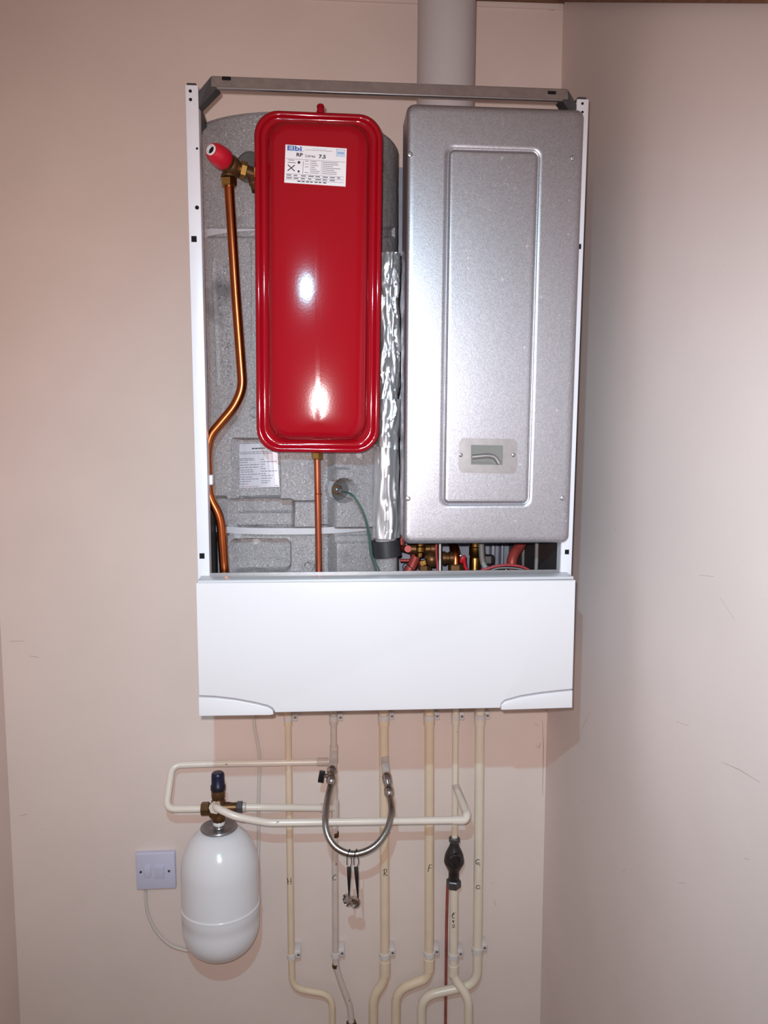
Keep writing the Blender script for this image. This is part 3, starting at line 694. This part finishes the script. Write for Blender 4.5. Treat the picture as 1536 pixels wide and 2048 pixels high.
# ================================================================== painted wall pipes
YW = -.034
zpt = zdb + .0                                               # pipes end at the casing floor
def floor_pt(px, Y):
    q = P(px, 2120, Y); q.z = .0005; return q
def top_at(px, py, Y=YW):
    a = P(px, py, Y); b = P(px + .0, py + 300, Y); q = a.copy(); q.z = zpt - .001; return q
def letters(parent, strokes, cx, r, Y, w=.0008):
    for s in strokes:
        pts = []
        for (x, y) in s:
            q = P(x, y, Y - r); c = P(cx, y, Y - r); dx = max(-r * .95, min(r * .95, q.x - c.x))
            pts.append(Vector((c.x + dx, Y - math.sqrt(r * r - dx * dx) - .0001, q.z)))
        tube('handwriting', pts, w, 'ink', parent, seg=6)
def clip(parent, px, py, r, Y=YW, side=1):
    c = P(px, py, Y); hz = .010
    ring = lathe('pipe_clip', c - Z * hz * .55, Z, [(r + .0004, 0), (r + .0026, .0004), (r + .0026, hz * 1.1), (r + .0004, hz * 1.15)], 'clip_clear', parent, seg=22)
    box('clip_base', (c.x + side * r * .6, Y + r * .4, c.z - hz * .9), (c.x + side * (r + .013), -.001, c.z + hz * .9), 'clip_clear', ring, .0012)
    screw(Vector((c.x + side * (r + .008), Y + r * .4, c.z)), FRONT, .003, 'steel_dull', ring)
def collar(parent, px, py, r, Y=YW, h=.016, m='pipe_cream'):
    c = P(px, py, Y)
    return lathe('coupling', c - Z * h / 2, Z, [(r, 0), (r + .0018, .001), (r + .0018, h - .001), (r, h)], m, parent, seg=22)
GP = 'cream painted copper pipes under the boiler'
def wall_pipe(name, label, pts, r, m, fil=.03):
    t = thing(name, pts[-1], label, 'pipe', GP)
    tube('pipe', pts, r, m, t, fil=fil, seg=22); return t
p = wall_pipe('wall_pipe', 'slim beige pipe marked H, leftmost of the pipes below the boiler', [top_at(575, 1400), P(576, 1440, YW), P(582, 1895, YW), P(584, 1976, YW), P(664, 1990, YW), floor_pt(664.5, YW)], .0073, 'pipe_beige')
collar(p, 576, 1440, .0074, h=.026, m='pipe_beige'); clip(p, 583, 1912, .0073); clip(p, 576, 1436, .0073)
letters(p, [[(575, 1757), (576, 1769)], [(581.5, 1756), (582, 1769)], [(575.5, 1763), (582, 1762)]], 579, .0073, YW)
p = wall_pipe('wall_pipe', 'slim greyish pipe marked C, bending right to a dark joint at the bottom', [top_at(666.5, 1400), P(667, 1440, YW), P(669, 1640, YW), P(671, 1930, YW), P(681, 1962, YW), P(700, 2012, YW), P(702.5, 2044, YW), floor_pt(703, YW)], .0071, 'pipe_greyed', .018)
collar(p, 667, 1440, .0072, h=.022, m='pipe_greyed'); collar(p, 668, 1508, .0072, h=.04, m='pipe_greyed'); clip(p, 671, 1909, .0071); clip(p, 667, 1436, .0071)
collar(p, 670, 1620, .0072, h=.046, m='pipe_greyed')
ch = lathe('bare_patch', P(671, 1931, YW) - Z * .004, Z, [(.0073, 0), (.0074, .001), (.0074, .008), (.0073, .009)], 'brass_old', p, shape=lambda a: 1.0 + .03 * math.sin(a * 3))
lathe('bare_patch', P(671, 1668, YW) - Z * .006, Z, [(.0073, 0), (.0076, .001), (.0076, .010), (.0073, .011)], 'brass_old', p)
hexnut('joint_nut', P(703, 2043, YW), -Z, .012, .02, 'brass_old', p)
letters(p, [[(673, 1751), (670, 1749.5), (666.5, 1753), (665.5, 1758), (667, 1760.5), (672, 1759)]], 669.5, .0071, YW)
p = wall_pipe('wall_pipe', 'thicker beige pipe marked R, third from the left below the boiler', [top_at(767, 1400), P(767.5, 1440, YW), P(769.5, 1900, YW), P(769, 1962, YW), P(746.5, 1992, YW), floor_pt(745, YW)], .0104, 'pipe_beige', .026)
collar(p, 767.5, 1441, .0105, h=.022, m='pipe_beige'); collar(p, 769.5, 1935, .0105, h=.036, m='pipe_beige'); clip(p, 769.5, 1909, .0104); clip(p, 767.5, 1434, .0104)
letters(p, [[(768, 1752), (768.5, 1739)], [(767, 1741), (770, 1738), (773.5, 1739.5), (773, 1744), (769, 1746.5), (772, 1750), (774.5, 1752)]], 769, .0104, YW)
p = wall_pipe('wall_pipe', 'thicker beige pipe marked F, fourth from the left below the boiler', [top_at(858.5, 1400), P(858.5, 1440, YW), P(858, 1930, YW), P(855, 1956, YW), P(792, 1980, YW), floor_pt(790, YW)], .0104, 'pipe_beige', .034)
collar(p, 858.5, 1440, .0105, h=.026, m='pipe_beige'); collar(p, 858, 1928, .0105, h=.03, m='pipe_beige'); clip(p, 858.5, 1907, .0104); clip(p, 858.5, 1434, .0104)
letters(p, [[(859, 1729.5), (857.5, 1736), (856, 1744)], [(858, 1730), (864, 1729.5)], [(857, 1736.5), (862.5, 1736)]], 859, .0104, YW)
p = wall_pipe('wall_pipe', 'cream pipe marked E running down from the black valve', [P(908, 1772, YW), P(907, 1900, YW), P(906, 1955, YW), P(936.5, 1992, -.056), floor_pt(939, -.056)], .0097, 'pipe_cream', .03)
collar(p, 906.5, 1939, .0098, h=.026); clip(p, 906.5, 1911, .0097)
letters(p, [[(911, 1825), (906, 1826.5)], [(911, 1829), (905.5, 1830)], [(911, 1825.5), (905, 1829), (904, 1834), (907, 1836.5), (911.5, 1834)], [(904.5, 1841), (908, 1845)], [(908.5, 1840.5), (905.5, 1845)], [(905, 1850), (909, 1849), (909, 1854), (906, 1856), (905.5, 1852)]], 907, .0097, YW, .0008)
p = wall_pipe('wall_pipe', 'slim cream pipe running down from the boiler to the black valve', [top_at(911, 1400), P(911, 1440, YW), P(910, 1570, YW), P(909, 1680, YW)], .0070, 'pipe_cream')
collar(p, 911, 1437, .0071, h=.026); lathe('bare_patch', P(911, 1447, YW) - Z * .001, Z, [(.0071, 0), (.0074, .0006), (.0074, .003), (.0071, .0036)], 'brass_old', p); clip(p, 911, 1434, .0070)
p = wall_pipe('wall_pipe', 'thicker cream pipe marked G twice, rightmost of the pipes below the boiler', [top_at(960, 1400), P(959.5, 1440, YW), P(957, 1700, YW), P(954, 1968, YW), P(843, 1992, YW), floor_pt(842, YW)], .0104, 'pipe_cream', .036)
collar(p, 959.5, 1441, .0105, h=.02); clip(p, 954.5, 1899, .0104); clip(p, 959.5, 1433, .0104)
letters(p, [[(960, 1720), (955, 1719), (951.5, 1723), (952.5, 1728), (957, 1728.5), (959, 1726), (954.5, 1725.5), (961, 1725), (959, 1732)], [(960, 1772), (956, 1770.5), (952.5, 1773.5), (953, 1777.5), (957, 1778), (960.5, 1774), (961, 1778), (959, 1778)]], 956.5, .0104, YW, .0008)
# black strainer valve on the E pipe
ev_ = thing('check_valve', P(907, 1776, YW), 'bulbous black painted valve fitted in the fifth pipe', 'valve')
va, vb = P(909, 1674, YW), P(907, 1776, YW); vl = (va - vb).length; axv = (vb - va) / vl
hexnut('top_nut', va, axv, .0125, .013, 'nut_grey', ev_)
lathe('valve_body', va + axv * .012, axv, [(.0095, 0), (.0105, .006), (.0125, .012), (.0165, .020), (.0205, .030), (.0218, .038), (.0225, .042), (.0225, .048), (.0205, .052), (.017, .060), (.0135, .066), (.012, .072), (.012, vl - .028)], 'black_iron', ev_, seg=32)
lathe('bonnet', va + axv * .042 + Vector((0, -.016, 0)), FRONT, [(.013, 0), (.013, .006), (.011, .008), (.0095, .008), (.0095, .006), (0, .006)], 'black_iron', ev_)
hexnut('bottom_nut', vb - axv * .021, axv, .0165, .019, 'nut_grey', ev_)
tag(tube('rust_red_rod', [P(895, 1772, -.006), P(893, 1850, -.005), P(892, 1945, -.005), P(891.5, 1995, -.005), floor_pt(890.5, -.005)], .0034, 'rust_red', seg=10), 'thin rust red rod against the wall left of the pipe marked E', 'rod')

# ================================================================== white expansion vessel and its valve
YV = -.10
vt, vbm = P(438, 1657, YV), P(443.5, 1902, YV - .016); vax = (vt - vbm).normalized(); H = (vt - vbm).length
wv = thing('white_vessel', vbm, 'white capsule shaped expansion vessel hanging under the brass valve', 'expansion vessel')
RV = .0802
def cap(r, h0, h1, n=10, p=2.3):
    return [(r * (1 - ((1 - i / n)) ** p) ** (1 / p) if i else .0001, h0 + (h1 - h0) * i / n) for i in range(n + 1)]
hs = H * .40
low = cap(RV, -.006, .068) + [(RV, hs - .022), (RV + .0004, hs - .021), (RV + .0004, hs - .003)]
lathe('lower_shell', vbm, vax, low, 'vessel_white', wv, seg=56, auto=60)
lathe('seam', vbm + vax * (hs - .003), vax, [(RV, 0), (RV + .0016, .001), (RV + .0018, .003), (RV + .0010, .005), (RV - .0004, .006)], 'vessel_white', wv, seg=56)
hi = [(RV, hs + .003), (RV, H * .66)] + [(r, h) for r, h in [(RV * (1 - (i / 12 * .90) ** 2.15) ** (1 / 2.15), H * .66 + (H * .335) * (i / 12) * 1.0) for i in range(1, 13)]]
lathe('upper_shell', vbm, vax, hi, 'vessel_white', wv, seg=56, auto=60)
cl = lathe('collar_plate', vt + vax * .001, vax, [(.034, -.009), (.036, -.001), (.0385, .002), (.0375, .0045), (.034, .0042), (.026, .0015), (.012, .002), (.0105, .005), (.0105, .012)], 'steel_dull', wv, seg=44)
lathe('thread_tape', vt + vax * .009, vax, [(.0118, 0), (.0124, .002), (.0124, .012), (.0118, .013)], 'ptfe', wv, seg=24)
mv = thing('inlet_valve', vt + vax * .015, 'brass multi-port valve with a dark blue cap above the white vessel', 'valve')
vb0 = vt + vax * .016
lathe('valve_body', vb0, vax, [(.0125, 0), (.0135, .002), (.0135, .012), (.0125, .014), (.0145, .022), (.0145, .044), (.0128, .048), (.0142, .052), (.0142, .064), (.0142, .072)], 'brass_old', mv, seg=10)
bc0 = vb0 + vax * .068
capo = lathe('cap', bc0, vax, [(.0148, 0), (.0148, .010), (.0136, .0115), (.0134, .030), (.0128, .034), (.0105, .0365), (0, .037)], 'blue_cap', mv, seg=32)
lathe('cap_skirt', bc0 - vax * .001, vax, [(.0150, 0), (.0154, .001), (.0154, .009), (.0150, .010)], 'blue_cap_dark', capo, seg=32)
pc_ = P(431, 1616, YV); pl_ = P(415, 1617, YV); pr_ = P(487, 1614, YV)
lathe('side_port', P(436, 1616, YV), pl_ - P(436, 1616, YV), [(.010, 0), (.010, .022)], 'brass_old', mv)
hexnut('port_nut', P(419, 1617, YV), -X, .0142, .017, 'brass_old', mv)
lathe('side_port', P(445, 1615, YV), X, [(.0112, 0), (.0112, .012), (.0095, .02), (.0095, .032)], 'brass_old', mv)
hexnut('port_nut', P(473, 1614, YV), X, .0122, .013, 'nut_grey', mv)
lathe('front_port', P(432, 1615, YV), Vector((-.05, -1, -.05)), [(.0105, 0), (.0105, .026)], 'brass_old', mv)
hexnut('port_nut', P(431, 1612, -.118), Vector((.0, -1, -.1)), .0125, .012, 'pipe_pale', mv)
# small bore pipes round the valve
yb = YW
lp = thing('loop_pipe', P(335, 1617, -.1), 'pale painted pipe looping left from the valve up to the C pipe', 'pipe')
tube('pipe', [P(409, 1617, YV), P(332, 1618, YV), P(344.5, 1530, -.045), P(430, 1527.5, -.04), P(662, 1523.5, YW)], .0073, 'pipe_pale', lp, fil=.019, seg=20)
lathe('tee_socket', P(634, 1524, YW - .001), P(662, 1523.5, YW) - P(634, 1524, YW), [(.0074, 0), (.0088, .001), (.0088, .024)], 'pipe_greyed', lp, seg=20)
bp = thing('branch_pipe', P(490, 1614, YV), 'short pale pipe running level from the valve right to the C pipe', 'pipe')
tube('pipe', [P(481, 1614, YV), P(530, 1614.5, -.095), P(655, 1616, -.05), P(669, 1616, YW)], .0073, 'pipe_pale', bp, fil=.01, seg=20)
lathe('end_socket', P(484, 1614, YV), X, [(.0074, 0), (.0092, .001), (.0092, .007), (.0074, .009)], 'solder', bp, seg=18)
lathe('tee_socket', P(640, 1615.8, -.056), P(655, 1616, -.05) - P(640, 1615.8, -.056), [(.0074, 0), (.0088, .001), (.0088, .016)], 'pipe_greyed', bp, seg=20)
cp = thing('crossing_pipe', P(430, 1620, -.15), 'pale pipe crossing in front of the wall pipes from valve to slim pipe', 'pipe')
tube('pipe', [P(431, 1612, -.125), P(433, 1616, -.150), P(470, 1633, -.160), P(537, 1645.5, -.152), P(930, 1640, -.145), P(934, 1630, -.138), P(911, 1571, YW)], .0074, 'pipe_pale', cp, fil=.016, seg=20)
tube('end_elbow', fillet([P(905, 1640.3, -.1455), P(930, 1640, -.145), P(934, 1630, -.138), P(931, 1621, -.118)], .016), .0088, 'pipe_pale', cp, seg=20)
tube('tee_stub', [P(929, 1614, -.108), P(911, 1571, YW)], .0082, 'pipe_greyed', cp, seg=20)

# ================================================================== filling loop
fl = thing('filling_loop', P(705, 1710, -.2), 'braided steel filling hose hanging in a loop between two chrome valves', 'hose')
c0 = P(667, 1500, YW)
tube('stub', [P(667.5, 1500, YW), P(667, 1522, -.05), P(664, 1538, -.075)], lambda t: .0085 + .001 * t, 'solder', fl, fil=.01, seg=18)
v1 = P(664.5, 1533, -.078)
d1 = (P(662, 1570, -.105) - v1).normalized()
va1 = lathe('end_valve', v1, d1, [(.006, -.002), (.0098, .002), (.0115, .008), (.0112, .013), (.0082, .016), (.0092, .022), (.0108, .026), (.0108, .034), (.0085, .037), (.0070, .040)], 'chrome', fl, seg=24)
lv = lathe('lever_stem', P(660, 1551, -.092), (-1, -.15, .05), [(.0045, 0), (.0045, .010), (.0034, .011), (.0034, .014)], 'chrome', va1, seg=14)
lvv = box('lever', (-.006, -.003, -.0125), (.006, .003, .0125), 'black_plastic', None, .001)
lvv.data.transform(Matrix.Translation(P(643, 1553, -.094)) @ Matrix.Rotation(math.radians(10), 4, 'Y'))
lvv.parent = va1
tube('stub', [P(769.5, 1512, YW), P(770.5, 1530, -.055), P(772.5, 1550, -.078)], lambda t: .0088, 'solder', fl, fil=.01, seg=18)
v2 = P(772.5, 1547, -.080); d2 = (P(780, 1598, -.118) - v2).normalized()
va2 = lathe('end_valve', v2, d2, [(.006, -.002), (.0096, .002), (.0108, .007), (.0106, .018), (.0084, .024), (.0084, .030), (.0104, .033), (.0106, .044), (.0088, .047), (.007, .05)], 'chrome', fl, seg=24)
e1 = v1 + d1 * .037; e2 = v2 + d2 * .047
hp = [e1] + [P(x, y, Y) for x, y, Y in ((655, 1598, -.135), (650.5, 1640, -.17), (656, 1672, -.19), (674, 1696, -.202), (702, 1707.5, -.208), (732, 1702, -.205), (757, 1685, -.196), (775, 1656, -.178), (783, 1622, -.152))] + [e2]
tube('hose', hp, .0066, 'braid', fl, seg=24, smooth_path=True)
# two blanking caps on straps
for k, (x0, x1, yc, cx, dirv, lab_) in enumerate(((697, 696, 1798, 693, (-.75, -.6, .1), 'chrome blanking cap hung on the left black strap from the braided hose'), (711, 714, 1803, 708.5, (-.25, -1, -.1), 'chrome blanking cap hung on the right black strap from the braided hose'))):
    yo = -.206
    cth = thing('blanking_cap', P(x1, yc, yo), lab_, 'cap', 'blanking caps on black straps')
    q = P(x0 + 1, 1707, -.207); lp_ = []
    for i in range(13):
        a = math.pi * 2 * i / 12; lp_.append(q + Vector((.003 * math.sin(a), .0072 * math.sin(a) , 0)) + Vector((-.0007 + .0035 * math.sin(a), 0, -.004 + .0125 * math.cos(a))))
    loop = [P(x0 + 2 - 5, 1730, yo - .009), P(x0 - 3, 1716, yo - .0085), P(x0 + 1, 1701, yo - .0078), P(x0 + 3, 1699, yo + .002), P(x0 + 5, 1712, yo + .008), P(x0 + 6, 1726, yo + .004), P(x0 + 3, 1734, yo - .002), P(x0 + 1, 1738, yo - .006)]
    sp_ = tube('strap_loop', loop, .0008, 'black_plastic', cth, seg=8, smooth_path=True)
    a = P(x0 + 1 - k * 0, 1734, yo - .006); b = P(x1 + 2, yc - 6, yo - .012)
    mid = a.lerp(b, .35); wtop = .0042; wd = Vector((1, 0, 0))
    pts = [a - wd * wtop, a + wd * wtop, mid + wd * .0036, b + wd * .0012, b - wd * .0012, mid - wd * .0036]
    extrude('strap', pts, Vector((0, .0014, 0)), 'black_plastic', cth, .0003, 1)
    D = Vector(dirv).normalized(); o = P(cx, yc + 2, yo - .008)
    lathe('cap_body', o - D * .004, D, [(.0065, -.004), (.0102, -.003), (.0112, .0), (.0112, .005), (.0094, .006), (.0088, .002), (0, .002)], 'chrome', cth, seg=24)
    lathe('cap_stem', o - D * .012, D, [(.004, 0), (.004, .009)], 'chrome', cth, seg=14)

# ================================================================== fused spur and cable
sw = thing('fused_spur', P(311, 1782, 0), 'square off-white fused spur switch on the wall beside the white vessel', 'switch')
s0, s1 = P(271, 1703, -.0125), P(351, 1782, -.0125)
rings('faceplate', [((s0.x + s1.x) / 2, (s0.z + s1.z) / 2, .0425, .0425, .003, -.0), ((s0.x + s1.x) / 2, (s0.z + s1.z) / 2, .043, .043, .003, -.009), ((s0.x + s1.x) / 2, (s0.z + s1.z) / 2, .0425, .0425, .003, -.0115), ((s0.x + s1.x) / 2, (s0.z + s1.z) / 2, .041, .041, .003, -.0125)], 'switch_white', sw)
def sp3(x, y, Y=-.0127): return P(x, y, Y)
a, b = sp3(288, 1731), sp3(302, 1754); fz = box('fuse_carrier', (a.x, -.0150, b.z), (b.x, -.012, a.z), 'switch_white', sw, .0008)
a, b = sp3(309, 1733), sp3(329, 1757)
extrude('rocker', [Vector((a.x, -.0138, b.z)), Vector((b.x, -.0138, b.z)), Vector((b.x, -.0168, a.z)), Vector((a.x, -.0168, a.z))], Vector((0, .004, 0)), 'switch_white', sw, .0006)
for x, y in ((281.5, 1744), (338, 1742)): screw(sp3(x, y, -.0126), FRONT, .0028, 'nut_grey', sw)
cb = [P(291, 1781, -.008), P(291.5, 1800, -.008), P(296, 1828, -.008), P(312, 1862, -.008), P(338, 1888, -.008), P(362, 1898, -.008), P(390, 1901, -.008), P(440, 1890, -.008), P(490, 1850, -.008), P(513, 1780, -.008), P(517, 1690, -.008), P(517, 1600, -.008), P(519, 1520, -.008), P(513, 1475, -.008), P(508, 1435, -.008)]
e = P(506, 1400, -.008); e.z = zpt + .01; cb.append(e)
tag(tube('flex_cable', cb, .0036, 'cable_cream', smooth_path=True, seg=12), 'pale flex cable from the switch passing behind the white vessel to the boiler', 'cable')
